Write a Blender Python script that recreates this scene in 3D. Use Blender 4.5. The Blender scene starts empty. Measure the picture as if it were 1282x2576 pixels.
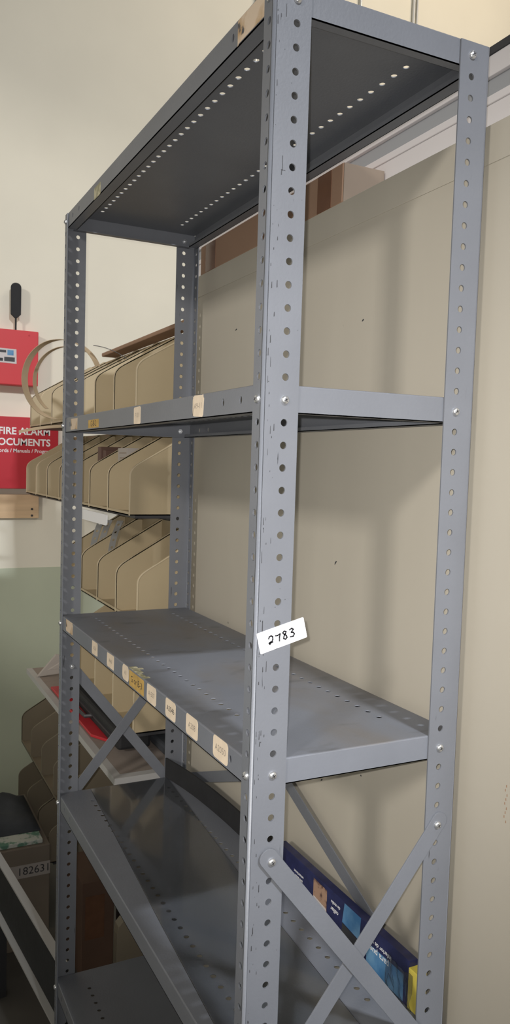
import bpy, bmesh, math, random
from mathutils import Matrix, Vector
IN = 0.0254
H0 = 86.0                      # height of the top bolts above the floor, inches
random.seed(7)
SC = bpy.context.scene
COL = SC.collection

def P(x, y, z):                # inches, z measured from the top bolts (negative = down) -> metres
    return Vector((x * IN, y * IN, (z + H0) * IN))

# ------------------------------------------------------------------ camera, world, lights, exposure
F_PX, CX, CY = 1943.167, 539.238, 1297.782
ROT = [[0.9071584, -0.4199215, 0.0270105], [-0.0034707, -0.0716548, -0.9974235], [0.4207750, 0.9047273, -0.0664597]]
CAM = (-16.0388, -29.9272, -19.9221)
cd = bpy.data.cameras.new('camera')
cam = bpy.data.objects.new('camera', cd)
COL.objects.link(cam)
r0, r1, r2 = [Vector(r) for r in ROT]
m = Matrix((r0, -r1, -r2)).transposed().to_4x4()
m.translation = P(*CAM)
cam.matrix_world = m
cd.sensor_fit = 'HORIZONTAL'
cd.sensor_width = 36.0
cd.lens = F_PX * 36.0 / 1282.0
cd.shift_x = (641.0 - CX) / 1282.0
cd.shift_y = (CY - 1288.0) / 1282.0
cd.clip_start = 0.05
cd.dof.use_dof = True
cd.dof.focus_distance = 46 * IN
cd.dof.aperture_fstop = 38
SC.camera = cam

SC.view_settings.view_transform = 'Standard'
SC.view_settings.look = 'None'
SC.view_settings.gamma = 1.0
SC.view_settings.exposure = 0.0

world = bpy.data.worlds.new('world')
SC.world = world
world.use_nodes = True
world.node_tree.nodes['Background'].inputs[0].default_value = (1.0, 0.97, 0.92, 1)
world.node_tree.nodes['Background'].inputs[1].default_value = 0.085

def aim(o, target):
    d = (Vector(target) - o.location).normalized()
    o.rotation_euler = d.to_track_quat('-Z', 'Y').to_euler()

def area(name, loc, target, sx, sy, power, color):
    l = bpy.data.lights.new(name, 'AREA')
    l.shape = 'RECTANGLE'; l.size = sx * IN; l.size_y = sy * IN
    l.energy = power; l.color = color
    o = bpy.data.objects.new(name, l); COL.objects.link(o)
    o.location = P(*loc); aim(o, P(*target))
    return o

# the phone's flash, a little up and left of the lens
fl = bpy.data.lights.new('phone_flash', 'SPOT')
fl.energy = 47; fl.color = (1.0, 0.97, 0.93); fl.shadow_soft_size = 0.004
fl.spot_size = math.radians(85); fl.spot_blend = 1.0
flo = bpy.data.objects.new('phone_flash', fl); COL.objects.link(flo)
fpos = Vector(CAM) - r0 * 0.42 - r1 * 0.48
flo.location = P(*fpos)
aim(flo, P(*(Vector(CAM) + r2 * 60 + r0 * 3.5 + r1 * 0.5)))
# daylight from the left through the added wall's opening, the strip lamp overhead behind the camera, a warm rear lamp and an added fill beyond the partition
area('window_light', (-400, -252, 168), (6, 6, -30), 44, 50, 600, (1.0, 0.95, 0.88))
area('strip_lamp_light', (9, -191, 137), (9, -190.9, 0), 26, 10, 560, (0.90, 0.94, 1.0))
area('rear_lamp_light', (95, 45, 100), (95, 103, 60), 48, 10, 20, (1.0, 0.83, 0.62))
area('wall_fill_light', (60, 20, 75), (40, 103, 20), 48, 10, 10, (1.0, 0.95, 0.86))  # unseen fill added to brighten the far wall

# ------------------------------------------------------------------ materials
def mat(name, color, rough=0.5, metal=0.0, var=0.0, scale=4.0, bump=0.0, bscale=120.0, stretch=(1, 1, 1), spec=0.5, second=None, lo=0.45, hi=0.6):
    mt = bpy.data.materials.new(name); mt.use_nodes = True
    nt = mt.node_tree; b = nt.nodes['Principled BSDF']
    b.inputs['Base Color'].default_value = (*color, 1)
    b.inputs['Roughness'].default_value = rough
    b.inputs['Metallic'].default_value = metal
    b.inputs['Specular IOR Level'].default_value = spec
    tc = nt.nodes.new('ShaderNodeTexCoord')
    mp = nt.nodes.new('ShaderNodeMapping'); mp.inputs['Scale'].default_value = stretch
    nt.links.new(tc.outputs['Object'], mp.inputs['Vector'])
    if var or second:
        n = nt.nodes.new('ShaderNodeTexNoise'); n.inputs['Scale'].default_value = scale; n.inputs['Detail'].default_value = 6
        nt.links.new(mp.outputs['Vector'], n.inputs['Vector'])
        r = nt.nodes.new('ShaderNodeValToRGB')
        if second:
            r.color_ramp.elements[0].position = lo; r.color_ramp.elements[1].position = hi
            r.color_ramp.elements[0].color = (*color, 1); r.color_ramp.elements[1].color = (*second, 1)
        else:
            r.color_ramp.elements[0].position = 0.3; r.color_ramp.elements[1].position = 0.7
            r.color_ramp.elements[0].color = (*[c * (1 - var) for c in color], 1)
            r.color_ramp.elements[1].color = (*[min(1, c * (1 + var)) for c in color], 1)
        nt.links.new(n.outputs['Fac'], r.inputs['Fac'])
        nt.links.new(r.outputs['Color'], b.inputs['Base Color'])
    if bump:
        n2 = nt.nodes.new('ShaderNodeTexNoise'); n2.inputs['Scale'].default_value = bscale; n2.inputs['Detail'].default_value = 3
        nt.links.new(mp.outputs['Vector'], n2.inputs['Vector'])
        bp = nt.nodes.new('ShaderNodeBump'); bp.inputs['Strength'].default_value = bump; bp.inputs['Distance'].default_value = 0.002
        nt.links.new(n2.outputs['Fac'], bp.inputs['Height']); nt.links.new(bp.outputs['Normal'], b.inputs['Normal'])
    return mt

def overlay(mt, color, scale, stretch, lo, hi, top=False):
    """mix a second colour over a material where a noise passes a threshold (scuffs, dust, rust)"""
    nt = mt.node_tree; b = nt.nodes['Principled BSDF']
    tc = nt.nodes.new('ShaderNodeTexCoord'); mp = nt.nodes.new('ShaderNodeMapping'); mp.inputs['Scale'].default_value = stretch
    nt.links.new(tc.outputs['Object'], mp.inputs['Vector'])
    n = nt.nodes.new('ShaderNodeTexNoise'); n.inputs['Scale'].default_value = scale; n.inputs['Detail'].default_value = 5
    nt.links.new(mp.outputs['Vector'], n.inputs['Vector'])
    r = nt.nodes.new('ShaderNodeValToRGB'); r.color_ramp.elements[0].position = lo; r.color_ramp.elements[1].position = hi
    r.color_ramp.elements[0].color = (0, 0, 0, 1); r.color_ramp.elements[1].color = (1, 1, 1, 1)
    nt.links.new(n.outputs['Fac'], r.inputs['Fac'])
    mx = nt.nodes.new('ShaderNodeMix'); mx.data_type = 'RGBA'
    if top:      # dust settles on level faces only
        ge = nt.nodes.new('ShaderNodeNewGeometry'); sp = nt.nodes.new('ShaderNodeSeparateXYZ'); nt.links.new(ge.outputs['True Normal'], sp.inputs[0])
        mu = nt.nodes.new('ShaderNodeMath'); mu.operation = 'MULTIPLY'; mu.use_clamp = True
        nt.links.new(sp.outputs['Z'], mu.inputs[0]); nt.links.new(r.outputs['Color'], mu.inputs[1]); nt.links.new(mu.outputs[0], mx.inputs['Factor'])
    else: nt.links.new(r.outputs['Color'], mx.inputs['Factor'])
    src = b.inputs['Base Color'].links
    if src: nt.links.new(src[0].from_socket, mx.inputs[6])
    else: mx.inputs[6].default_value = b.inputs['Base Color'].default_value
    mx.inputs[7].default_value = (*color, 1)
    nt.links.new(mx.outputs[2], b.inputs['Base Color'])
    return mt

STEEL = mat('grey_enamel', (0.153, 0.161, 0.182), 0.42, 0.0, 0.06, 9, 0.12, 260)
POST = mat('grey_enamel_scuffed', (0.153, 0.161, 0.182), 0.40, 0.0, 0.06, 9, 0.12, 260)
overlay(POST, (0.03, 0.03, 0.035), 150, (1.3, 1.3, 0.10), 0.715, 0.75)
DUSTY = mat('grey_enamel_dusty', (0.162, 0.172, 0.198), 0.55, 0.0, 0.10, 6, 0.10, 260)
overlay(DUSTY, (0.16, 0.142, 0.125), 7, (1, 0.6, 1), 0.45, 0.75, True)
overlay(DUSTY, (0.10, 0.10, 0.105), 26, (0.5, 1.2, 1), 0.60, 0.80, True)
BOLT = mat('zinc', (0.72, 0.73, 0.75), 0.28, 0.9)
BOLTD = mat('zinc_recess', (0.10, 0.10, 0.11), 0.5, 0.6)
PAPER = mat('cream_sticker', (0.72, 0.60, 0.46), 0.8, 0, 0.10, 40)
YELLOW = mat('amber_sticker', (0.50, 0.32, 0.09), 0.7, 0, 0.18, 60)
WHITE = mat('white_tag', (0.86, 0.86, 0.92), 0.6)
INK = mat('ink', (0.03, 0.03, 0.035), 0.6)
PENCIL = mat('pencil', (0.30, 0.25, 0.21), 0.8)
WALLM = mat('cream_wall', (0.78, 0.74, 0.63), 0.85, 0, 0.03, 3, 0.06, 60)
GREEN = mat('green_wall', (0.50, 0.54, 0.42), 0.8, 0, 0.05, 3, 0.06, 60)
PANEL = mat('tan_panel', (0.435, 0.40, 0.335), 0.6, 0, 0.045, 1.6, 0.05, 60)
overlay(PANEL, (0.465, 0.43, 0.36), 4, (1, 1.6, 0.3), 0.50, 0.75)
overlay(PANEL, (0.07, 0.06, 0.05), 38, (1, 1, 0.8), 0.765, 0.785)
BEAM = mat('white_beam', (0.65, 0.62, 0.63), 0.55, 0, 0.02, 3)
BEAMG = mat('grey_groove', (0.33, 0.34, 0.36), 0.6)
BLACK = mat('black_rubber', (0.014, 0.014, 0.016), 0.75, 0, 0.2, 30, 0.2, 90)
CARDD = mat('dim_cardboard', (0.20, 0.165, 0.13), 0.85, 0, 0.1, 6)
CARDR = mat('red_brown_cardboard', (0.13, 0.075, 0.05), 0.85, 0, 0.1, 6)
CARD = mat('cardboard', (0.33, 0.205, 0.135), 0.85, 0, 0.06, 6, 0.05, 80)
CARDL = mat('cardboard_end_shaded', (0.20, 0.155, 0.118), 0.85, 0, 0.06, 8)  # box end coloured darker than its sides to offset strong lamp light
TAPE = mat('brown_tape', (0.17, 0.085, 0.05), 0.25, 0, 0.1, 30)
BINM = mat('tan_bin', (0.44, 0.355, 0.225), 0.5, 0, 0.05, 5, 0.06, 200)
RIM = mat('tan_bin_rim_lit', (0.60, 0.50, 0.34), 0.45)  # lighter copy of the bin tan; lit edges put into the colour
BINL = mat('tan_bin_darker', (0.21, 0.175, 0.125), 0.5, 0, 0.05, 5, 0.06, 200)  # darker copy of the tan bin colour for rows under the grey board
DARK = mat('dark_metal', (0.05, 0.05, 0.055), 0.5, 0.2)
BOARD = mat('grey_shelf_board', (0.26, 0.215, 0.185), 0.8, 0, 0.12, 8)
EDGE = mat('grey_edge', (0.42, 0.41, 0.40), 0.5)
RED = mat('red_enamel', (0.62, 0.045, 0.055), 0.45, 0, 0.03, 4)
REDD = mat('dark_red_enamel', (0.50, 0.02, 0.035), 0.45, 0, 0.03, 4)
WHITEP = mat('white_paint', (0.85, 0.85, 0.87), 0.6)
WOOD = mat('tan_wood', (0.62, 0.44, 0.27), 0.7, 0, 0.1, 6, 0, 60, (1, 1, 8))
CONCRETE = mat('concrete', (0.10, 0.093, 0.083), 0.8, 0, 0.2, 4, 0.1, 30)
STRIPM = mat('brown_banding', (0.40, 0.30, 0.19), 0.4, 0, 0.1, 10)
NAVY = mat('navy_print', (0.018, 0.022, 0.085), 0.35, 0, 0.3, 60)
BLUE = mat('blue_print', (0.06, 0.20, 0.42), 0.3, second=(0.16, 0.34, 0.55), scale=22, lo=0.42, hi=0.62)
YEL = mat('yellow_print', (0.72, 0.60, 0.10), 0.4)
SKIN = mat('photo_print', (0.40, 0.25, 0.17), 0.4, second=(0.10, 0.05, 0.04), scale=60, lo=0.5, hi=0.6)
PALE = mat('pale_print', (0.60, 0.56, 0.56), 0.4)
CARDP = mat('dull_paper', (0.40, 0.36, 0.33), 0.8)
GALV = mat('galvanised', (0.55, 0.56, 0.56), 0.4, 0.7)
CLOTH = mat('dark_cloth', (0.055, 0.06, 0.07), 0.85, 0, 0.3, 12, 0.4, 25)
PRINT = mat('green_print', (0.55, 0.57, 0.52), 0.7, second=(0.12, 0.25, 0.18), scale=30, lo=0.5, hi=0.58)
BROWNB = mat('brown_book', (0.10, 0.05, 0.035), 0.6)
REDP = mat('red_plastic', (0.50, 0.03, 0.04), 0.4)
GREENST = mat('weathered_tape', (0.30, 0.28, 0.17), 0.6, second=(0.52, 0.48, 0.33), scale=60, lo=0.45, hi=0.55)
TORN = mat('torn_masking_paper', (0.62, 0.50, 0.38), 0.85, second=(0.42, 0.27, 0.13), scale=26, lo=0.5, hi=0.68)
overlay(TORN, (0.09, 0.085, 0.085), 34, (1, 1, 1), 0.62, 0.66)
FILM = bpy.data.materials.new('clear_plastic'); FILM.use_nodes = True
_b = FILM.node_tree.nodes['Principled BSDF']
_b.inputs['Transmission Weight'].default_value = 1.0; _b.inputs['Roughness'].default_value = 0.07; _b.inputs['IOR'].default_value = 1.46
_b.inputs['Base Color'].default_value = (0.93, 0.94, 0.95, 1)

# ------------------------------------------------------------------ helpers
def quad(bm, pts, mi=0):
    f = bm.faces.new([bm.verts.new(p) for p in pts]); f.material_index = mi; return f

def box(bm, a, b, mi=0, M=None):
    x0, y0, z0 = a; x1, y1, z1 = b
    v = [Vector(c) for c in ((x0, y0, z0), (x1, y0, z0), (x1, y1, z0), (x0, y1, z0), (x0, y0, z1), (x1, y0, z1), (x1, y1, z1), (x0, y1, z1))]
    if M: v = [M @ c for c in v]
    vs = [bm.verts.new(c) for c in v]
    for idx in ((0, 3, 2, 1), (4, 5, 6, 7), (0, 1, 5, 4), (1, 2, 6, 5), (2, 3, 7, 6), (3, 0, 4, 7)):
        f = bm.faces.new([vs[i] for i in idx]); f.material_index = mi

def prism(bm, poly, M, t, mi=0):
    """extrude a 2-D outline (u, v) by t along w; M maps (u, v, w) to inches"""
    a = [bm.verts.new(M(u, v, 0)) for u, v in poly]; b = [bm.verts.new(M(u, v, t)) for u, v in poly]
    fs = [bm.faces.new(a), bm.faces.new(b[::-1])]
    n = len(poly)
    for i in range(n): fs.append(bm.faces.new((a[i], b[i], b[(i + 1) % n], a[(i + 1) % n])))
    for f in fs: f.material_index = mi

def plate(bm, M, U, V, holes, t, edge=True):
    """flat sheet U x V of thickness t with round holes [(u, v, ru, rv)] cut through it"""
    cols = {}
    for h in holes: cols.setdefault(round(h[0], 3), []).append(h)
    us = sorted(cols); segs = []; cur = 0.0
    for i, u in enumerate(us):
        lo = u - 0.5 if i == 0 else max(u - 0.5, (us[i - 1] + u) / 2)
        hi = u + 0.5 if i == len(us) - 1 else min(u + 0.5, (us[i + 1] + u) / 2)
        lo = max(lo, 0); hi = min(hi, U)
        if lo > cur + 1e-6: segs.append((cur, lo, None))
        segs.append((lo, hi, sorted(cols[u], key=lambda h: h[1]))); cur = hi
    if cur < U - 1e-6: segs.append((cur, U, None))
    def face(pts):
        quad(bm, [M(u, v, 0) for u, v in pts]); quad(bm, [M(u, v, t) for u, v in pts[::-1]])
    for lo, hi, hs in segs:
        if not hs:
            face([(lo, 0), (hi, 0), (hi, V), (lo, V)]); continue
        vb = [0.0] + [(hs[i][1] + hs[i + 1][1]) / 2 for i in range(len(hs) - 1)] + [V]
        for i, h in enumerate(hs):
            v0, v1 = vb[i], vb[i + 1]; hu, hv, ru, rv = h
            angs = [2 * math.pi * k / 16 for k in range(16)] + [math.atan2(cv - hv, cu - hu) % (2 * math.pi) for cu in (lo, hi) for cv in (v0, v1)]
            angs = sorted(set(round(a, 6) for a in angs))
            inn, out = [], []
            for a in angs:
                c, s = math.cos(a), math.sin(a)
                inn.append((hu + ru * c, hv + rv * s))
                k = min([(hi - hu) / c if c > 1e-9 else 1e9, (lo - hu) / c if c < -1e-9 else 1e9,
                         (v1 - hv) / s if s > 1e-9 else 1e9, (v0 - hv) / s if s < -1e-9 else 1e9])
                out.append((hu + k * c, hv + k * s))
            n = len(angs)
            for j in range(n):
                q = (j + 1) % n
                face([inn[j], out[j], out[q], inn[q]])
                quad(bm, [M(*inn[j], 0), M(*inn[q], 0), M(*inn[q], t), M(*inn[j], t)])
    if edge:
        c = [(0, 0), (U, 0), (U, V), (0, V)]
        for i in range(4):
            a, b = c[i], c[(i + 1) % 4]
            quad(bm, [M(*a, 0), M(*b, 0), M(*b, t), M(*a, t)])

def tube(bm, pts, r, n=8, mi=0, closed=False):
    pts = [Vector(p) for p in pts]; rings = []
    for i, p in enumerate(pts):
        d = (pts[min(i + 1, len(pts) - 1)] - pts[max(i - 1, 0)]).normalized()
        a = d.cross(Vector((0, 0, 1)))
        if a.length < 1e-3: a = d.cross(Vector((0, 1, 0)))
        a.normalize(); b = d.cross(a)
        rings.append([bm.verts.new(p + (a * math.cos(2 * math.pi * k / n) + b * math.sin(2 * math.pi * k / n)) * r) for k in range(n)])
    for i in range(len(rings) - 1):
        for k in range(n):
            f = bm.faces.new((rings[i][k], rings[i][(k + 1) % n], rings[i + 1][(k + 1) % n], rings[i + 1][k])); f.material_index = mi
    for rg in (rings[0], rings[-1][::-1]):
        f = bm.faces.new(rg); f.material_index = mi

def ribbon(bm, pts, wdir, w, t, mi=0):
    """a springy flat strip following pts, wide along wdir"""
    pts = [Vector(p) for p in pts]; W = Vector(wdir).normalized() * (w / 2); prev = None
    for i, p in enumerate(pts):
        d = (pts[min(i + 1, len(pts) - 1)] - pts[max(i - 1, 0)]).normalized(); n = d.cross(W).normalized() * (t / 2)
        ring = [bm.verts.new(p + W + n), bm.verts.new(p - W + n), bm.verts.new(p - W - n), bm.verts.new(p + W - n)]
        if prev:
            for k in range(4):
                f = bm.faces.new((prev[k], prev[(k + 1) % 4], ring[(k + 1) % 4], ring[k])); f.material_index = mi
        else: bm.faces.new(ring)
        prev = ring
    bm.faces.new(prev[::-1])

def origin_of(o):
    v = Vector((0, 0, 0))
    while o is not None: v += o.location; o = o.parent
    return v

def obj(name, bm, mats, parent=None, origin=None, bevel=0.0, smooth=False, weld=True):
    """link a bmesh built in inches (z from the top bolts) as one object"""
    if weld: bmesh.ops.remove_doubles(bm, verts=bm.verts, dist=0.0015)
    bmesh.ops.recalc_face_normals(bm, faces=bm.faces)
    for v in bm.verts: v.co = P(*v.co)
    base = origin_of(parent) if parent else Vector((0, 0, 0))
    if origin is None:
        c = [v.co for v in bm.verts]
        loc = Vector((sum((min(q[i] for q in c), max(q[i] for q in c))) / 2 for i in range(3)))
        loc.z = min(q.z for q in c)
    else: loc = P(*origin)
    for v in bm.verts: v.co -= loc
    me = bpy.data.meshes.new(name); bm.to_mesh(me); bm.free()
    for mt in (mats if isinstance(mats, (list, tuple)) else [mats]): me.materials.append(mt)
    if smooth:
        for p in me.polygons: p.use_smooth = True
    o = bpy.data.objects.new(name, me); COL.objects.link(o)
    o.parent = parent; o.location = loc - base
    if bevel:
        b = o.modifiers.new('bevel', 'BEVEL'); b.width = bevel * IN; b.segments = 2; b.limit_method = 'ANGLE'
    return o

def tag(o, label, cat, group=None):
    o['label'] = label; o['category'] = cat
    if group: o['group'] = group
    return o

def thing(name, loc, label, cat, group=None):
    o = bpy.data.objects.new(name, None); COL.objects.link(o); o.location = P(*loc); o.empty_display_size = 0.05
    return tag(o, label, cat, group)

def struct(name, bm, mats, parent=None, **k):
    o = obj(name, bm, mats, parent, **k)
    if parent is None: o['kind'] = 'structure'
    return o

def text_into(bm, s, M, size, mi, t=0.004, align='CENTER', thick=0.0):
    """letters of the built-in font as flat faces, M maps (u, v, w) to inches"""
    cu = bpy.data.curves.new('lettering', 'FONT'); cu.body = s; cu.size = size; cu.align_x = align; cu.align_y = 'CENTER'
    cu.resolution_u = 3; cu.offset = thick
    ob = bpy.data.objects.new('lettering', cu)
    me = bpy.data.meshes.new_from_object(ob)
    vs = [bm.verts.new(M(v.co.x, v.co.y, t)) for v in me.vertices]
    for p in me.polygons:
        try:
            f = bm.faces.new([vs[i] for i in p.vertices]); f.material_index = mi
        except ValueError: pass
    bpy.data.objects.remove(ob); bpy.data.curves.remove(cu); bpy.data.meshes.remove(me)

def stroke(bm, pts, M, w, mi, t=0.004):
    for (a, b) in zip(pts, pts[1:]):
        a = Vector((*a, 0)); b = Vector((*b, 0)); d = (b - a)
        if d.length < 1e-6: continue
        d.normalize(); n = Vector((-d.y, d.x, 0)) * w / 2; e = d * w * 0.35
        f = quad(bm, [M(*(a - n - e).xy, t), M(*(b - n + e).xy, t), M(*(b + n + e).xy, t), M(*(a + n - e).xy, t)], mi)

def rrect(w, h, r, n=4, jag=0.0):
    pts = []
    for cx, cy, a0 in ((w / 2 - r, h / 2 - r, 0), (-w / 2 + r, h / 2 - r, 90), (-w / 2 + r, -h / 2 + r, 180), (w / 2 - r, -h / 2 + r, 270)):
        for k in range(n + 1):
            a = math.radians(a0 + 90 * k / n); pts.append((cx + r * math.cos(a) + random.uniform(-jag, jag), cy + r * math.sin(a) + random.uniform(-jag, jag)))
    return pts

# ------------------------------------------------------------------ setting
WY = 103.0
bm = bmesh.new()
for a, b in (((-76, -200, -86), (-70, WY, -12)), ((-76, -200, 64), (-70, WY, 150)), ((-76, -200, -12), (-70, -125, 64)), ((-76, 88, -12), (-70, WY, 64))): box(bm, a, b)
struct('wall_left_blocker', bm, WALLM)  # unseen wall added; opening sized to keep window light off the low areas
bm = bmesh.new(); box(bm, (-260, -260, -86.5), (320, WY + 4, -86.0)); struct('floor', bm, CONCRETE)
bm = bmesh.new(); box(bm, (-120, WY, -38.47), (320, WY + 4, 150)); struct('wall_back', bm, WALLM)
bm = bmesh.new(); box(bm, (-120, WY - 0.05, -86.0), (320, WY + 4, -38.47)); struct('wall_back_lower', bm, GREEN)
# partition behind the shelving: tan face, flat top, and a white profiled beam standing on its far edge
bm = bmesh.new()
box(bm, (12.7, -70, -86.0), (16.1, 38.2, -2.72))
for y, z, a, l in ((28.6, -8.7, .3, .34), (10.7, -10.7, .5, .22), (12.7, -26.2, .9, .35), (13.4, -41.2, .7, .28), (9.0, -39.2, .2, .12), (21, -17, .2, .3)):   # small nicks in the paint
    prism(bm, [(-l / 2, -.03), (l / 2, -.05), (l / 2 * .8, .05), (-l / 2 * .4, .06)], lambda u, v, w: Vector((12.697 - w, y - u * math.cos(a) + v * math.sin(a), z + u * math.sin(a) + v * math.cos(a))), .006, 1)
for q in range(9):
    z = -35.2 - q * .22; prism(bm, [(-.03, -.07), (.03, -.06), (.02, .07), (-.03, .05)], lambda u, v, w: Vector((12.697 - w, -2.75 + .07 * math.sin(q * 2.1) - u, z + v)), .004, 2)
PART = struct('wall_right', bm, [PANEL, INK, CARD], origin=(14, 0, -86), weld=False)
bm = bmesh.new()
box(bm, (12.655, -70, -4.62), (12.7, 38.2, -2.70))
struct('trim_1', bm, PANEL, bevel=0.015)
bm = bmesh.new()
box(bm, (16.1, -70, -86.0), (20, 46, 0.5), 0)
box(bm, (16.0, -70, 0.5), (20, 46, 0.95), 0)
box(bm, (16.25, -70, 0.95), (20, 46, 2.0), 1)
box(bm, (16.0, -70, 2.0), (20, 46, 3.15), 0)
struct('trim_2', bm, [BEAM, BEAMG], bevel=0.04)
bm = bmesh.new(); box(bm, (15.9, -70, 3.15), (20.5, 46, 3.55)); struct('trim_3', bm, DARK)

# ------------------------------------------------------------------ shelving unit
UNIT = thing('shelving_unit', (6, 18, -86), 'tall grey steel shelving unit with perforated angle posts and cross braces', 'shelving')
FW, NW, T, HX, HN = 1.85, 0.86, 0.075, 1.144, 0.38     # wide and narrow flange, sheet, hole offsets
TOP, BOT = 0.62, -86.0
LEN = TOP - BOT
RAD = 0.165

def post(sx, sy):
    """sx, sy = 0/1 pick the corner; the wide flange lies on the end of the unit, the narrow one on its long side"""
    X = (lambda u: u) if sx == 0 else (lambda u: 12 - u)
    Y = (lambda u: u) if sy == 0 else (lambda u: 36 - u)
    bm = bmesh.new(); r = 0.16
    hs = [(TOP + k, HX - r, RAD, RAD) for k in range(0, 86)]
    plate(bm, lambda u, v, w: Vector((X(r + v), Y(w), TOP - u)), LEN, FW - r, hs, T)
    hs = [(TOP + k, HN - r, RAD, RAD) for k in range(0, 86)]
    plate(bm, lambda u, v, w: Vector((X(w), Y(r + v), TOP - u)), LEN, NW - r, hs, T)
    N = 5
    for k in range(N):
        a0 = math.pi / 2 * k / N; a1 = math.pi / 2 * (k + 1) / N
        for rr in (r, r - T):
            quad(bm, [Vector((X(r - rr * math.cos(a)), Y(r - rr * math.sin(a)), z)) for a, z in ((a0, TOP), (a1, TOP), (a1, BOT), (a0, BOT))])
        quad(bm, [Vector((X(r - q * math.cos(a)), Y(r - q * math.sin(a)), TOP)) for a, q in ((a0, r), (a1, r), (a1, r - T), (a0, r - T))])
    if (sx, sy) == (0, 0):     # black scuffs and paint nicks down the bend of the near post
        rg = random.Random(5)
        for q in range(110):
            x = rg.choice((.24, .28, .33, .4, .5, .62)) + rg.uniform(-.05, .05); z = rg.uniform(-50, 0); hh = rg.choice((.06, .1, .15, .3, .5)) * rg.uniform(.5, 1.2); ww = rg.uniform(.010, .026)
            if rg.random() < .12: x = rg.uniform(.9, 1.7); hh = .05
            quad(bm, [(x - ww, -.003, z), (x + ww, -.003, z + .02), (x + ww * .6, -.003, z + hh), (x - ww * .7, -.003, z + hh * .9)], 1)
        for (xa, za, xb, zb) in ((.62, -6.6, .64, -7.25), (.53, -7.2, .78, -7.22)):
            quad(bm, [(xa, -.003, za), (xa + .035, -.003, za), (xb + .035, -.003, zb), (xb, -.003, zb + .04)], 1)
    o = obj('post', bm, [POST, DARK], UNIT, origin=(X(0), Y(0), BOT))
    for p in o.data.polygons:
        n = p.normal
        if abs(n.x) > 0.05 and abs(n.y) > 0.05 and abs(n.z) < 0.05: p.use_smooth = True
    return o

POSTS = {(sx, sy): post(sx, sy) for sx in (0, 1) for sy in (0, 1)}

def bolt_mesh():
    bm = bmesh.new(); n = 16; prev = None
    prof = [(0.205, 0.0), (0.205, 0.04), (0.185, 0.09), (0.135, 0.135), (0.07, 0.155), (0.0, 0.158)]
    for rr, zz in prof:
        ring = [bm.verts.new((rr * math.cos(2 * math.pi * k / n) * IN, rr * math.sin(2 * math.pi * k / n) * IN, zz * IN)) for k in range(n)] if rr else [bm.verts.new((0, 0, zz * IN))]
        if prev:
            for k in range(n):
                if len(ring) == 1: bm.faces.new((prev[k], prev[(k + 1) % n], ring[0]))
                else: bm.faces.new((prev[k], prev[(k + 1) % n], ring[(k + 1) % n], ring[k]))
        prev = ring
    for f in bm.faces: f.smooth = True
    for a in (0.5, 0.5 + math.pi / 2):
        M = Matrix.Rotation(a, 4, 'Z'); s = IN
        v = [bm.verts.new(M @ Vector(c)) for c in ((-.10 * s, -.022 * s, .161 * s), (.10 * s, -.022 * s, .161 * s), (.10 * s, .022 * s, .161 * s), (-.10 * s, .022 * s, .161 * s))]
        f = bm.faces.new(v); f.material_index = 1
        vb = [bm.verts.new(q.co - Vector((0, 0, 0.05 * s))) for q in v]
        for i in range(4):
            f = bm.faces.new((v[i], vb[i], vb[(i + 1) % 4], v[(i + 1) % 4])); f.material_index = 1
    me = bpy.data.meshes.new('bolt'); bm.to_mesh(me); bm.free(); me.materials.append(BOLT); me.materials.append(BOLTD)
    return me
BM = bolt_mesh()

def nut_mesh():
    bm = bmesh.new()
    def ring(r, z, n, a0=0): return [bm.verts.new((r * math.cos(a0 + 2 * math.pi * k / n) * IN, r * math.sin(a0 + 2 * math.pi * k / n) * IN, z * IN)) for k in range(n)]
    a = ring(.21, 0, 6); b = ring(.21, .13, 6)
    for k in range(6): bm.faces.new((a[k], a[(k + 1) % 6], b[(k + 1) % 6], b[k]))
    bm.faces.new(b)
    c = ring(.09, .13, 10); d = ring(.085, .30, 10)
    for k in range(10): bm.faces.new((c[k], c[(k + 1) % 10], d[(k + 1) % 10], d[k]))
    bm.faces.new(d)
    me = bpy.data.meshes.new('nut'); bm.to_mesh(me); bm.free(); me.materials.append(BOLT); return me
NM = nut_mesh()

def fix(mesh, name, parent, pos, d):
    o = bpy.data.objects.new(name, mesh); COL.objects.link(o)
    o.parent = parent; o.location = P(*pos) - origin_of(parent)
    o.rotation_euler = Vector(d).to_track_quat('Z', 'Y').to_euler()
    o['label'] = 'bright zinc fastener'
    return o

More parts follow.
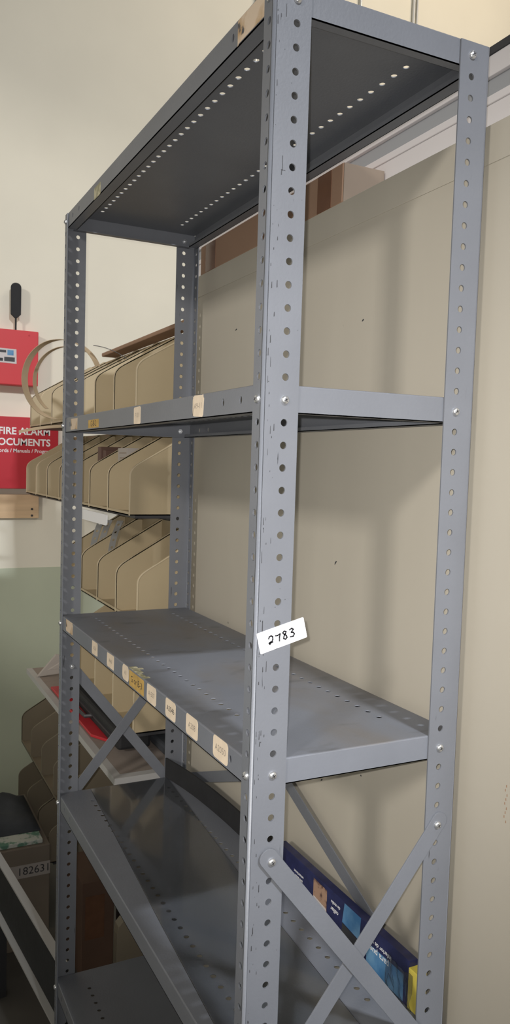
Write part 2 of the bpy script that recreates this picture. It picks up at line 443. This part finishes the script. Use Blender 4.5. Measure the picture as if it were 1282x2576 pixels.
# shelves ---------------------------------------------------------------------------------
LT, LB, ST = 0.68, -0.56, 0.05
def shelf(k, mt):
    bm = bmesh.new(); z = -k
    x0, x1, y0, y1 = 0.10, 11.90, 0.10, 35.90; e = 0.07
    hs = [(3.4 - y0 + i, x - x0 - e, 0.17, 0.17) for i in range(31) for x in (2.5, 9.6)]
    hs = [(u - e, v, a, b) for u, v, a, b in hs if u < 33.6]
    plate(bm, lambda u, v, w: Vector((x0 + e + v, y0 + e + u, z + LT - w)), y1 - y0 - 2 * e, x1 - x0 - 2 * e, hs, ST, edge=False)
    hl = 1.24 - e
    lip = [(yy - y0 - e, 0.60 - e, 0.13, 0.19) for yy in (2.25, 4.15, 31.85, 33.75)]
    for xx, s in ((x0, 1), (x1, -1)):
        plate(bm, lambda u, v, w: Vector((xx + s * w, y0 + e + u, z + LT - e - v)), y1 - y0 - 2 * e, hl, lip, ST)
        quad(bm, [(xx, y0 + e, z + LT - e), (xx, y1 - e, z + LT - e), (xx + s * e * .3, y1 - e, z + LT - e * .3), (xx + s * e * .3, y0 + e, z + LT - e * .3)])
        quad(bm, [(xx + s * e * .3, y0 + e, z + LT - e * .3), (xx + s * e * .3, y1 - e, z + LT - e * .3), (xx + s * e, y1 - e, z + LT), (xx + s * e, y0 + e, z + LT)])
        # rolled return flange under the lip
        box(bm, (min(xx, xx + s * .8), y0 + .5, z + LB - 0.0), (max(xx, xx + s * .8), y1 - .5, z + LB + ST))
        box(bm, (min(xx + s * .75, xx + s * .8), y0 + .5, z + LB), (max(xx + s * .75, xx + s * .8), y1 - .5, z + LB + .28))
    for yy, s in ((y0, 1), (y1, -1)):
        plate(bm, lambda u, v, w: Vector((x0 + e + u, yy + s * w, z + LT - e - v)), x1 - x0 - 2 * e, hl, [], ST)
        quad(bm, [(x0 + e, yy, z + LT - e), (x1 - e, yy, z + LT - e), (x1 - e, yy + s * e * .3, z + LT - e * .3), (x0 + e, yy + s * e * .3, z + LT - e * .3)])
        quad(bm, [(x0 + e, yy + s * e * .3, z + LT - e * .3), (x1 - e, yy + s * e * .3, z + LT - e * .3), (x1 - e, yy + s * e, z + LT), (x0 + e, yy + s * e, z + LT)])
        box(bm, (x0 + .6, min(yy, yy + s * .5), z + LB), (x1 - .6, max(yy, yy + s * .5), z + LB + ST))
    return obj('shelf', bm, mt, UNIT, origin=(6, 18, z + LB))

LEVELS = [0, 17, 34, 50, 67, 84.5]
SHELVES = [shelf(k, DUSTY if k == 34 else STEEL) for k in LEVELS]

# bolts on the corners
for k in (0, 17, 34, 50, 67):
    for (sx, sy), po in POSTS.items():
        X = HX if sx == 0 else 12 - HX
        Yf = 0 if sy == 0 else 36
        s = -1 if sy == 0 else 1
        fix(BM, 'bolt', po, (X, Yf, -k), (0, s, 0))
        fix(NM, 'nut', po, (X, Yf - s * 0.125, -k), (0, -s, 0))
        Yn = HN if sy == 0 else 36 - HN
        fix(BM, 'bolt', po, (0 if sx == 0 else 12, Yn, -k), (-1 if sx == 0 else 1, 0, 0))

# cross braces: flat bars, rounded ends
def bar(name, a, b, M, w=0.92, t=0.085):
    """bar between two (u, v) points in a plane; M maps (u, v, w)"""
    a = Vector(a); b = Vector(b); d = (b - a).normalized(); n = Vector((-d.y, d.x)); r = w / 2; e = 0.30; pts = []
    bm = bmesh.new()
    for c, dd, nn in ((b + d * e, d, n), (a - d * e, -d, -n)):
        for k in range(9):
            an = -math.pi / 2 + math.pi * k / 8
            q = c + dd * (math.cos(an) * r * .8) + nn * (math.sin(an) * r); pts.append((q.x, q.y))
    prism(bm, pts, M, t)
    return bm
XA, XC = HX, 12 - HX
def end_M(y, s): return lambda u, v, w: Vector((u, y + s * w, v))
b1 = obj('cross_brace', bar('b', (XC, -38), (XA, -50), end_M(-0.005, -1)), STEEL, UNIT, bevel=0.012)
b2 = obj('cross_brace', bar('b', (XA, -38), (XC, -50), end_M(-0.10, -1)), STEEL, UNIT, bevel=0.012)
b3 = obj('cross_brace', bar('b', (XC, -38), (XA, -50), end_M(36.005, 1)), STEEL, UNIT, bevel=0.012)
b4 = obj('cross_brace', bar('b', (XA, -38), (XC, -50), end_M(36.10, 1)), STEEL, UNIT, bevel=0.012)
def back_M(x): return lambda u, v, w: Vector((x + w, u, v))
b5 = obj('cross_brace', bar('b', (.8, -49.4), (35.2, -35), back_M(12.01)), STEEL, UNIT, bevel=0.012)
b6 = obj('cross_brace', bar('b', (17.6, -42.3), (35.2, -49.4), back_M(12.10)), STEEL, UNIT, bevel=0.012)
for br, X, z, y, s in ((b1, XC, -38, -0.09, -1), (b2, XA, -38, -0.185, -1), (b1, XA, -50, -0.2, -1), (b2, XC, -50, -0.2, -1)):
    fix(BM, 'bolt', br, (X, y, z), (0, s, 0))
for X, z in ((XA, -38), (XC, -38)):
    fix(NM, 'nut', POSTS[(0 if X < 6 else 1, 1)], (X, 36 - T, z), (0, -1, 0))

# stickers on the shelf lips ------------------------------------------------------------------
def lip_M(y, z, x=0.098):
    return lambda u, v, w: Vector((x - w, y - u, z + v))
def sticker(sh, y0, y1, z, h, mt, label, rad=0.12, jag=0.0, txt=None, size=.3, ink=PENCIL, strokes=None, w=.03):
    yc = (y0 + y1) / 2; bm = bmesh.new(); M = lip_M(yc, z)
    prism(bm, rrect(abs(y1 - y0), h, rad, 4, jag), M, 0.006, 0)
    if txt: text_into(bm, txt, M, size, 1, 0.010)
    for s in strokes or []: stroke(bm, s, M, w, 1, 0.010)
    o = obj('sticker', bm, [mt, ink], sh, weld=False); o['label'] = label; return o
S1, S2, S3 = SHELVES[0], SHELVES[1], SHELVES[2]
random.seed(3)
sticker(S1, 0.75, 3.65, 0.05, 1.15, TORN, 'torn cream paper label with rusty edges', .10, .07)
sticker(S1, 25.8, 27.5, -0.15, .85, GREENST, 'worn yellowish label')
sticker(S2, 25.3, 28.1, -17.12, .62, YELLOW, 'amber label reading G-B-2', .03, 0, 'G-B-2', .62, INK)
sticker(S2, 16.1, 17.4, -16.96, 1.05, PAPER, 'cream label with pencil marks', .12, .03, 'F131', .42)
sticker(S2, 6.45, 7.85, -16.92, 1.12, PAPER, 'cream label with pencil marks', .18, .05, 'A9-11', .42)
sticker(S2, 31.3, 33.4, -16.96, .9, TORN, 'torn cream label', .1, .05)
L = 'cream label with faint handwriting'
sticker(S3, 31.8, 34.0, -33.82, .98, TORN, 'torn cream label', .1, .06)
sticker(S3, 24.6, 26.05, -33.88, 1.0, PAPER, L, .12, .03, 'A56', .4)
sticker(S3, 20.6, 22.2, -33.88, 1.0, PAPER, L, .12, .04, 'A46', .4)
sticker(S3, 17.4, 18.7, -33.84, 1.02, PAPER, L, .28, .02, 'A1', .4)
sticker(S3, 14.45, 17.3, -33.92, .98, YELLOW, 'amber label reading G or B-3', .05, .02, 'G or B-3', .60, INK)
sticker(S3, 12.3, 13.9, -33.90, 1.12, PAPER, L, .2, .03, 'A-507', .42)
sticker(S3, 9.2, 10.75, -33.88, 1.10, PAPER, 'cream label with dark handwriting', .2, .0, 'A2046', .44, INK)
sticker(S3, 6.1, 7.7, -33.86, 1.12, PAPER, L, .2, .0, 'A208', .44)
sticker(S3, 2.5, 4.2, -33.86, 1.12, PAPER, L, .22, .0, 'A2050', .46)
bm = bmesh.new()   # peeling tape folded over the lip above the amber label
for q in range(7):
    y = 14.6 + q * .42
    box(bm, (0.10, y, -33.33 + .02), (0.55 + random.uniform(-.2, .35), y + random.uniform(.3, .42), -33.30 + random.uniform(0, .03)))
o = obj('tape_residue', bm, GREENST, S3); o['label'] = 'crusty pale residue of peeled tape'

# tag on the near post
bm = bmesh.new(); ang = math.radians(14.5); cxy = (1.40, -27.55)
ca, sa = math.cos(ang), math.sin(ang)
def MT(u, v, w): return Vector((cxy[0] + u * ca - v * sa, -0.012 - w, cxy[1] + u * sa + v * ca))
prism(bm, rrect(2.48, 0.98, 0.06), MT, 0.012, 0)
def sh(pts, dx, k=1.0): return [(x * k + dx, y * k) for x, y in pts]
two = [(-.13, .09), (-.08, .17), (.02, .19), (.09, .12), (.07, .0), (-.02, -.10), (-.12, -.17), (-.15, -.11), (-.08, -.08), (.05, -.12)]
seven = [(-.13, .12), (-.02, .10), (.12, .13), (.06, .0), (.02, -.18)]
eight = [(.10, .14), (.0, .19), (-.08, .13), (-.02, .04), (.07, -.04), (.09, -.14), (.0, -.20), (-.09, -.14), (-.05, -.04), (.05, .06), (.10, .14)]
three = [(-.10, .16), (.03, .19), (.10, .12), (.0, .04), (-.03, .02), (.07, -.02), (.11, -.10), (.03, -.19), (-.12, -.17)]
for d, x in ((two, -.52), (seven, -.16), (eight, .18), (three, .56)):
    stroke(bm, [(a - .05, b - .02) for a, b in sh(d, x)], MT, .07, 1, 0.017)
o = obj('inventory_tag', bm, [WHITE, INK], POSTS[(0, 0)], weld=False); o['label'] = 'white tag handwritten 2783'

# ------------------------------------------------------------------ things on the fourth shelf (top at -49.32)
ZS = -49.32
bm = bmesh.new()
sheet = [(2.95, 35.6), (1.55, 15), (0.65, 0.35), (7.95, 0.35), (8.9, 18), (10.25, 35.6)]
prism(bm, sheet, lambda u, v, w: Vector((u, v, ZS + .01 + w)), 0.09)
tag(obj('plastic_sheet', bm, FILM, bevel=0.02), 'clear glossy plastic sheet lying on the fourth shelf', 'plastic sheet')
bm = bmesh.new()
pth = []
for i in range(25):
    f = i / 24; y = 35.75 - f * 19.0
    x = 10.2 + 1.35 * math.sin(min(1, f * 1.6) * math.pi / 2)
    pth.append((x, y, ZS + .93 + .05 * (1 + math.sin(f * 9))))
ribbon(bm, pth, (0, 0, 1), 1.82, 0.16)
tag(obj('rubber_strip', bm, BLACK), 'long black rubber strip standing on edge at the back of the fourth shelf', 'rubber strip')

PK = thing('door_sweep_package', (11.45, 9, ZS), 'long flat blue and navy retail package against the back braces', 'package')
bx0, bx1 = 11.25, 11.85
bm = bmesh.new()
box(bm, (bx0, 2.0, ZS + .02), (bx1, 16.4, ZS + 2.62)); obj('package_body', bm, NAVY, PK, bevel=.03)
def PM(y, z): return lambda u, v, w: Vector((bx0 - .004 - w, y - u, z + v))
bm = bmesh.new(); prism(bm, [(-.8, -1.1), (.8, -1.15), (.8, 1.05), (-.8, 1.1)], PM(10.9, ZS + 1.3), .006, 0)
prism(bm, [(-.8, -1.1), (.8, -1.15), (.75, -.2), (-.75, -.05)], PM(10.9, ZS + 1.3), .012, 1)
obj('photo_print', bm, [SKIN, PALE], PK, weld=False)
bm = bmesh.new(); prism(bm, [(-.95, -.1), (.85, -.25), (.95, 1.2), (-.75, 1.2)], PM(7.4, ZS + 1.38), .006)
obj('blue_panel', bm, BLUE, PK, weld=False)
bm = bmesh.new(); prism(bm, [(-.95, -1.2), (.85, -1.2), (.85, -.3), (-.95, -.15)], PM(7.4, ZS + 1.38), .006)
obj('window_slot', bm, DARK, PK, weld=False)
bm = bmesh.new(); prism(bm, [(-1.5, -1.2), (1.9, -1.2), (1.9, .35), (-1.5, .2)], PM(4.3, ZS + 1.3), .008)
obj('blue_panel', bm, BLUE, PK, weld=False)
bm = bmesh.new()
def PM2(y, z, up): return (lambda u, v, w: Vector((bx0 - .016 - w, y + u, z - v)))
def block(lines):
    bm = bmesh.new()
    for t_, y_, z_, q_ in lines: text_into(bm, t_, PM2(y_, ZS + z_, 1), q_, 0, 0.0, thick=.008)
    obj('printed_text', bm, WHITEP, PK, weld=False)
bm.free()
block([('para puerta', 4.9, 1.35, .52)]); block([('inferior de vinilo', 4.7, 1.85, .36)])
block([(''.join(random.choice('acenorsuil ') for _ in range(n_)), 13.6, r_ + .3, .26) for r_, n_ in ((.5, 16), (.8, 14), (1.1, 15), (1.4, 12))])
block([('cellar', 9.2, 1.5, .4), ('de vinilo', 9.1, 1.95, .3)])
bm = bmesh.new(); box(bm, (bx0 - .02, 1.25, ZS + .02), (bx1 + .02, 2.02, ZS + 2.3)); obj('yellow_end', bm, YEL, PK, bevel=.04)
bm = bmesh.new()    # crumpled clear wrap at the near end
N = 9; g = [[None] * 5 for _ in range(N)]
for i in range(N):
    for j in range(5):
        g[i][j] = bm.verts.new((bx0 - .05 - random.uniform(0, .22), 1.6 + i * .28, ZS + .02 + j * .5 + random.uniform(-.04, .04) * (0 < j)))
for i in range(N - 1):
    for j in range(4): bm.faces.new((g[i][j], g[i + 1][j], g[i + 1][j + 1], g[i][j + 1]))
o = obj('clear_wrap', bm, FILM, PK, weld=False); sm = o.modifiers.new('thickness', 'SOLIDIFY'); sm.thickness = 0.0004

# box on the partition top
CB = thing('cardboard_box', (14.4, 25, -2.72), 'long brown cardboard box lying on top of the tan partition', 'box')
bm = bmesh.new(); box(bm, (12.74, 13.55, -2.70), (16.0, 36.5, -0.08)); obj('carton', bm, CARD, CB, bevel=.12)
bm = bmesh.new(); box(bm, (12.78, 13.50, -2.64), (15.95, 13.56, -0.14)); obj('end_flap', bm, CARDL, CB, bevel=.02)
for ya, yb in ((33.2, 35.3), (14.9, 16.6)):
    bm = bmesh.new(); box(bm, (12.715, ya, -2.62), (12.75, yb, -0.16)); obj('packing_tape', bm, TAPE, CB)

# ------------------------------------------------------------------ bin rack beyond the shelving
RACK = thing('bin_rack', (12, 70, -86), 'steel rack of bin rows against the wall beyond the shelving', 'rack')
bm = bmesh.new(); box(bm, (15.55, 38.35, -86), (16.0, 66, -10)); obj('back_panel', bm, DARK, RACK)
BX0, BX1 = 8.0, 15.5
ROWS = [  # bottom z, first y, pitch, count, what the row is called
    (-15.1, 40.1, 6.98, 7, 'top row'),
    (-25.1, 41.4, 7.15, 7, 'second row'),
    (-35.2, 38.6, 6.65, 4, 'third row'),
    (-46.0, 39.0, 6.6, 4, 'row above the grey board'),
    (-65.3, 41.6, 7.35, 7, 'first row under the grey board'),
    (-75.6, 73.0, 7.4, 3, 'second row under the grey board'),
]
for zb, ys, pt, n, nm in ROWS:
    bm = bmesh.new(); box(bm, (8.6, ys - .05, zb - .30), (15.55, ys + pt * n, zb - .02)); obj('ledge', bm, DARK, RACK)
bm = bmesh.new()
box(bm, (6.1, 38.1, -50.25), (15.55, 79.5, -49.72)); obj('shelf_board', bm, BOARD, RACK)
bm = bmesh.new()
box(bm, (5.95, 38.0, -50.40), (6.75, 79.5, -49.70)); box(bm, (6.75, 38.0, -50.40), (15.5, 38.9, -49.70)); obj('board_edging', bm, EDGE, RACK)
bm = bmesh.new(); prism(bm, rrect(11.5, 1.15, .25), lambda u, v, w: Vector((7.7 + w, 53.6 - u, -26.05 + v)), .12); o = obj('label_rail', bm, WHITEP, RACK); o['label'] = 'white rail'
for y in (47, 99):
    bm = bmesh.new(); box(bm, (14.2, y, -86), (15.5, y + 1.2, -76)); obj('rack_leg', bm, DARK, RACK)

def bin_mesh(width, mt):
    bm = bmesh.new(); D = BX1 - BX0; hf, hb = 4.55, 8.9; t = .11
    prof = [(0, 0), (D, 0), (D, hb), (D - .35, hb)]
    # rounded shoulder where the front edge turns into the slope
    sl = (hb - hf) / (D - .35); p0 = Vector((0, hf - .75)); p1 = Vector((0, hf)); p2 = Vector((.9, hf + .9 * sl))
    curve = [(p2 * (1 - t_) ** 2 + p1 * 2 * t_ * (1 - t_) + p0 * t_ ** 2) for t_ in [i / 6 for i in range(7)]]
    prof += [(c.x, c.y) for c in curve]
    for y in (0, width - t):
        prism(bm, prof, lambda u, v, w: Vector((u, y + w, v)), t)
        # moulded rim along the free edge
        rim = [(0.0, 0.0)] + [(c.x, c.y) for c in curve[::-1]] + [(D, hb)]
        for a, b in zip(rim, rim[1:]):
            a = Vector(a); b = Vector(b); d = (b - a).normalized(); n = Vector((d.y, -d.x)) * .10; a = a - n * .25; b = b - n * .25
            yy = y - .05 if y == 0 else y
            prism(bm, [(a.x, a.y), (b.x, b.y), (b.x + n.x, b.y + n.y), (a.x + n.x, a.y + n.y)], lambda u, v, w: Vector((u, yy + w, v)), t + .05, 1)
    box(bm, (0, 0, 0), (D, width, t)); box(bm, (D - t, 0, 0), (D, width, hb))
    box(bm, (0, t, 0), (t, width - t, .35))
    for v in bm.verts: v.co *= IN
    bmesh.ops.recalc_face_normals(bm, faces=bm.faces)
    me = bpy.data.meshes.new('parts_bin'); bm.to_mesh(me); bm.free(); me.materials.append(mt); me.materials.append(RIM if mt is BINM else mt); return me
ORD = ['nearest', 'second', 'third', 'fourth', 'fifth', 'sixth', 'seventh', 'farthest']
proto = None
for zb, ys, pt, n, nm in ROWS:
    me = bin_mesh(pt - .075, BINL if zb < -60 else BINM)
    for i in range(n):
        if proto is None:
            o = bpy.data.objects.new('parts_bin', me); proto = o
        else:
            o = proto.copy(); o.data = me
        COL.objects.link(o)
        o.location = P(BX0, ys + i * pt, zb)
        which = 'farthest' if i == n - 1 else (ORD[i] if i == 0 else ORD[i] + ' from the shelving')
        tag(o, ('%s slope-sided parts bin, %s in the %s' % ('dark-tan' if zb < -60 else 'tan', which, nm)), 'bin', 'tan parts bins on the rack')

# things in and on the bins
def hoop(cx, cz, rx, rz, y0, y1, a0, a1, tilt=0.0, n=48):
    pts = []
    for i in range(n + 1):
        f = i / n; a = math.radians(a0 + (a1 - a0) * f)
        pts.append((cx + rx * math.cos(a), y0 + (y1 - y0) * f, cz + rz * math.sin(a)))
    return pts
bm = bmesh.new(); ribbon(bm, hoop(6.8, -10.1, 4.4, 4.75, 66, 63, 275, 22), (0.85, .5, .05), .95, .06)
tag(obj('banding_coil', bm, STRIPM), 'large loop of brown flat banding hanging out of the top bin row', 'banding', 'loops of banding')
bm = bmesh.new(); ribbon(bm, hoop(8.6, -9.8, 4.1, 4.3, 70, 67.5, 235, 60), (0.85, .5, .05), .6, .06)
tag(obj('banding_coil', bm, STRIPM), 'smaller inner loop of brown banding behind the large loop', 'banding', 'loops of banding')
bm = bmesh.new()
ribbon(bm, [(10.0 + .35 * i, 62 - .25 * i, -6.0 - .04 * i - .012 * i * i) for i in range(12)], (0.35, 1, .1), .6, .06)
tag(obj('spring_strip', bm, DARK), 'short dark curved strip sticking out of the top bin row', 'strip')
bm = bmesh.new()
ribbon(bm, [(2.0 + .75 * i, 66 - .6 * i, -16.6 + .14 * i + .1 * math.sin(i * .6)) for i in range(9)], (0, 0, 1), .35, .06)
tag(obj('loose_strap', bm, STRIPM), 'thin brown strap end drooping in front of the dark red box', 'strap')
bm = bmesh.new(); box(bm, (10.2, 57.0, -24.9), (14.8, 57.9, -18.6)); tag(obj('book', bm, BROWNB, bevel=.08), 'dark brown book upright in the second bin row, nearer to the shelving', 'book', 'books in a bin')
bm = bmesh.new(); box(bm, (10.0, 58.2, -24.9), (14.8, 59.4, -18.2)); tag(obj('book', bm, BROWNB, bevel=.08), 'dark brown book upright in the second bin row, behind the other book', 'book', 'books in a bin')
bm = bmesh.new(); box(bm, (10.6, 50.2, -24.9), (14.9, 53.4, -18.4), 0)
for i in range(6): box(bm, (10.57, 50.5 + .03 * i, -19.0 - .55 * i), (10.6, 52.9 - .2 * (i % 3), -18.85 - .55 * i), 1)
tag(obj('paper_bundle', bm, [CARDP, PENCIL], bevel=.05), 'bundle of printed papers standing in the second bin row', 'papers')
for i, (y, dx) in enumerate(((60.2, 0), (59.2, .5), (58.2, 1.3))):
    bm = bmesh.new()
    plate(bm, lambda u, v, w: Vector((9.4 + dx * 1.3 + v + .05 * u * u, y + w - .05 * u, -31.5 + u)), 4.6, .75, [(.5 + j * .9, .37, .15, .15) for j in range(5)], .04)
    tag(obj('perforated_strap', bm, GALV), 'galvanised perforated strap standing in the third bin row, %s of three' % ('farthest', 'middle', 'nearest')[i], 'strap', 'perforated straps in a bin')
bm = bmesh.new(); box(bm, (13.4, 41.0, -6.17), (15.4, 70, -5.7)); tag(obj('flat_carton', bm, CARD, bevel=.1), 'flat brown carton lying across the tops of the highest bin row', 'carton')

# on the grey board
CASE = thing('tool_case', (9.5, 56, -49.7), 'long black case lying on the grey board under the bins', 'case')
bm = bmesh.new(); box(bm, (8.0, 43.5, -49.3), (11.6, 68, -47.4)); obj('case_body', bm, BLACK, CASE, bevel=.35)
bm = bmesh.new(); box(bm, (7.8, 44.5, -48.35), (8.05, 67, -48.15)); obj('lid_seam', bm, DARK, CASE)
bm = bmesh.new(); tube(bm, [(8.0, 53, -48.5), (7.3, 53.3, -48.6), (7.2, 55, -48.6), (7.2, 57, -48.6), (7.3, 58.7, -48.6), (8.0, 59, -48.5)], .22); obj('handle', bm, DARK, CASE)
bm = bmesh.new(); prism(bm, [(6.9, 68.5), (10.5, 68.5), (10.5, 50.0), (8.2, 47.2), (6.9, 49.6)], lambda u, v, w: Vector((u, v, -49.68 + w)), .3)
tag(obj('folder', bm, REDP, bevel=.05), 'bright red flat folder under the black case', 'folder')
bm = bmesh.new(); box(bm, (12.3, 39.5, -49.68), (15.3, 46, -48.6)); tag(obj('pouch', bm, CLOTH, bevel=.3), 'small dark pouch on the grey board under the nearest bin', 'pouch')
bm = bmesh.new()
prism(bm, [(0, 0), (4.6, .3), (5.2, 2.4), (1.4, 2.9)], lambda u, v, w: Vector((6.4 + u + .4 * v, 74.5 + w, -49.66 + v)), .5)
prism(bm, [(0, 0), (3.6, .1), (5.4, 3.0), (4.6, 3.1)], lambda u, v, w: Vector((7.2 + u, 71.5 + w, -48.0 + v * .8)), .4)
tag(obj('packing_scrap', bm, CARDP, bevel=.05), 'pale crumpled packing scrap at the far end of the grey board', 'scrap')

# ------------------------------------------------------------------ red boxes and fittings on the far wall
FB = thing('alarm_panel', (5.5, 101.7, -8), 'bright red wall box with a small sticker and black antenna', 'alarm box')
bm = bmesh.new(); box(bm, (-2.2, 100.5, -7.75), (11.55, WY, 1.22)); obj('cabinet', bm, RED, FB, bevel=.12)
bm = bmesh.new(); MW = lambda u, v, w: Vector((6.0 + u, 100.49 - w, -3.1 + v))
prism(bm, [(-2, -1.1), (2, -1.2), (1.95, 1.15), (-2, 1.2)], MW, .01, 0)
for a in ((-1.7, .5, .3, .9, 1), (-1.5, -.9, -.2, -.4, 2), (0, -.9, 1.7, -.2, 1), (.5, .1, 1.5, .95, 3)):
    prism(bm, [(a[0], a[1]), (a[2], a[1]), (a[2], a[3]), (a[0], a[3])], MW, .02, a[4])
obj('sticker', bm, [PALE, DARK, INK, BLUE], FB, weld=False)
bm = bmesh.new()
tube(bm, [(8.0, 101.6, 1.2), (8.0, 101.6, 4.0)], .17)
pts = [(-.2, 3.3), (.2, 3.3), (.82, 3.9), (.84, 8.3)] + [(.84 * math.cos(a), 8.3 + .72 * math.sin(a)) for a in [math.pi * k / 8 for k in range(1, 8)]] + [(-.84, 8.3), (-.82, 3.9)]
prism(bm, pts, lambda u, v, w: Vector((8.0 + u, 101.4 + w, v)), .45)
obj('antenna', bm, BLACK, FB, bevel=.1, weld=False)
for x, z in ((10.0, .5),):
    bm = bmesh.new(); tube(bm, [(x, 100.44, z), (x, 100.52, z)], .14); obj('screw', bm, REDD, FB)
DB = thing('document_box', (7, 101.7, -24.8), 'dark red wall box lettered FIRE ALARM DOCUMENTS in white', 'document box')
bm = bmesh.new(); box(bm, (.9, 100.5, -24.85), (15.1, WY, -12.95)); obj('cabinet', bm, REDD, DB, bevel=.1)
bm = bmesh.new()
MD = lambda z: (lambda u, v, w: Vector((13.75 + u, 100.49 - w, z + v)))
text_into(bm, 'FIRE ALARM', MD(-15.35), 1.62, 0, .0, 'RIGHT', thick=.035)
text_into(bm, 'DOCUMENTS', MD(-17.15), 1.62, 0, .0, 'RIGHT', thick=.035)
text_into(bm, 'Records / Manuals / Programs', (lambda u, v, w: Vector((14.4 + u, 100.49 - w, -18.55 + v))), .86, 0, .0, 'RIGHT', thick=.01)
obj('lettering', bm, WHITEP, DB, weld=False)
WS = thing('wood_strip', (3, WY - .5, -28), 'tan wooden strip screwed to the far wall', 'wood strip')
bm = bmesh.new(); box(bm, (-8, WY - .7, -29.9), (12.3, WY, -25.9)); obj('plank', bm, WOOD, WS, bevel=.05)
for z in (-28.35, -29.45):
    bm = bmesh.new(); tube(bm, [(11.15, WY - .76, z), (11.15, WY - .69, z)], .2); obj('screw', bm, INK, WS)
for i, (x, z0) in enumerate(((87.1, -86), (74.2, -86), (51.4, -86))):
    bm = bmesh.new(); tube(bm, [(x, WY - .5, z0), (x, WY - .5, 140)], .32, 10)
    if i == 0: tube(bm, [(x + .9, WY - .5, z0), (x + .9, WY - .5, 140)], .22, 10)
    tag(obj('conduit', bm, GALV), ('pair of thin vertical conduits on the cream wall above the right of the shelving', 'single thin conduit on the cream wall above the shelving end', 'thin conduit on the cream wall beside the torn label')[i], 'conduit', 'conduits on the cream wall')

# ------------------------------------------------------------------ low things at the left and under the rack
BN = thing('channel_frame', (0, 55, -86), 'dark steel channel with pale flange edges at the lower left', 'steel frame')
d = Vector((2.25, -22, 0)).normalized()
def CH(s, n, z):  # along, across, height
    p = Vector((-1.0, 60, 0)) + d * s; q = Vector((d.y, -d.x, 0)) * n; return Vector((p.x + q.x, p.y + q.y, z))
bm = bmesh.new()
prism(bm, [(-5, -72.3), (23.5, -72.3), (23.5, -65.8), (-5, -65.8)], lambda u, v, w: CH(u, w, v), .2); obj('web', bm, BLACK, BN)
for z in (-65.9, -72.6):  # flange strips in a lighter grey than the web
    bm = bmesh.new(); prism(bm, [(-5, z), (23.5, z), (23.5, z + .22), (-5, z + .22)], lambda u, v, w: CH(u, w, v), .85); o = obj('flange', bm, EDGE, BN); o['label'] = 'pale edge'
for s in (20, -4):
    bm = bmesh.new(); prism(bm, [(s, -86), (s + 1.5, -86), (s + 1.5, -72.4), (s, -72.4)], lambda u, v, w: CH(u, -.6 - w, v), 1.2); obj('leg', bm, DARK, BN)

CT = thing('shipping_carton', (0, 76, -86), 'large brown carton with a printed number strip on the floor under the rack', 'carton')
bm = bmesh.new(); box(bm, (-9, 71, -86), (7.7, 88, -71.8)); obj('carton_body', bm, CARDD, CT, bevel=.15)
bm = bmesh.new(); box(bm, (-8.9, 70.94, -75.9), (7.68, 71.0, -74.1), 0); text_into(bm, 'K  182631', (lambda u, v, w: Vector((4.6 + u, 70.92 - w, -75.0 + v))), 1.5, 1, 0.0)
o = obj('number_strip', bm, [CARDP, INK], CT, weld=False); o['label'] = 'pale strip printed 182631'
bm = bmesh.new(); box(bm, (-9, 71.5, -71.78), (6.8, 86, -71.2)); tag(obj('printed_packet', bm, PRINT, bevel=.1), 'white and green printed packet on the large carton', 'packet')
bm = bmesh.new()
n = 14; g = []
for i in range(n + 1):
    row = []
    for j in range(9):
        x = -10 + 17 * i / n; y = 74 + 12 * j / 8
        e = min(1, 4 * min(i / n, 1 - i / n, j / 8, 1 - j / 8) + .05)
        row.append(bm.verts.new((x, y, -71.15 + e * (1.9 + .5 * math.sin(i * .9 + j * .5) + .5 * math.sin(j * 1.3)))))
    g.append(row)
for i in range(n):
    for j in range(8): bm.faces.new((g[i][j], g[i + 1][j], g[i + 1][j + 1], g[i][j + 1]))
bot = [g[i][0] for i in range(n + 1)] + [g[n][j] for j in range(1, 9)] + [g[i][8] for i in range(n - 1, -1, -1)] + [g[0][j] for j in range(7, 0, -1)]
base = [bm.verts.new((v.co.x, v.co.y, -71.18)) for v in bot]
for i in range(len(bot)): bm.faces.new((bot[i], base[i], base[(i + 1) % len(bot)], bot[(i + 1) % len(bot)]))
bm.faces.new(base[::-1])
tag(obj('jacket', bm, CLOTH, smooth=True), 'dark crumpled cloth bundle heaped on the carton', 'cloth')
TB = thing('taped_carton', (11.8, 64, -86), 'reddish brown carton with shiny tape standing under the rack', 'carton')
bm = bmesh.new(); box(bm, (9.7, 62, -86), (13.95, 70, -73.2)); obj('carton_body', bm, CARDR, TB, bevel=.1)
bm = bmesh.new(); box(bm, (10.15, 61.95, -80.8), (12.65, 62.0, -75.1)); obj('packing_tape', bm, TAPE, TB)
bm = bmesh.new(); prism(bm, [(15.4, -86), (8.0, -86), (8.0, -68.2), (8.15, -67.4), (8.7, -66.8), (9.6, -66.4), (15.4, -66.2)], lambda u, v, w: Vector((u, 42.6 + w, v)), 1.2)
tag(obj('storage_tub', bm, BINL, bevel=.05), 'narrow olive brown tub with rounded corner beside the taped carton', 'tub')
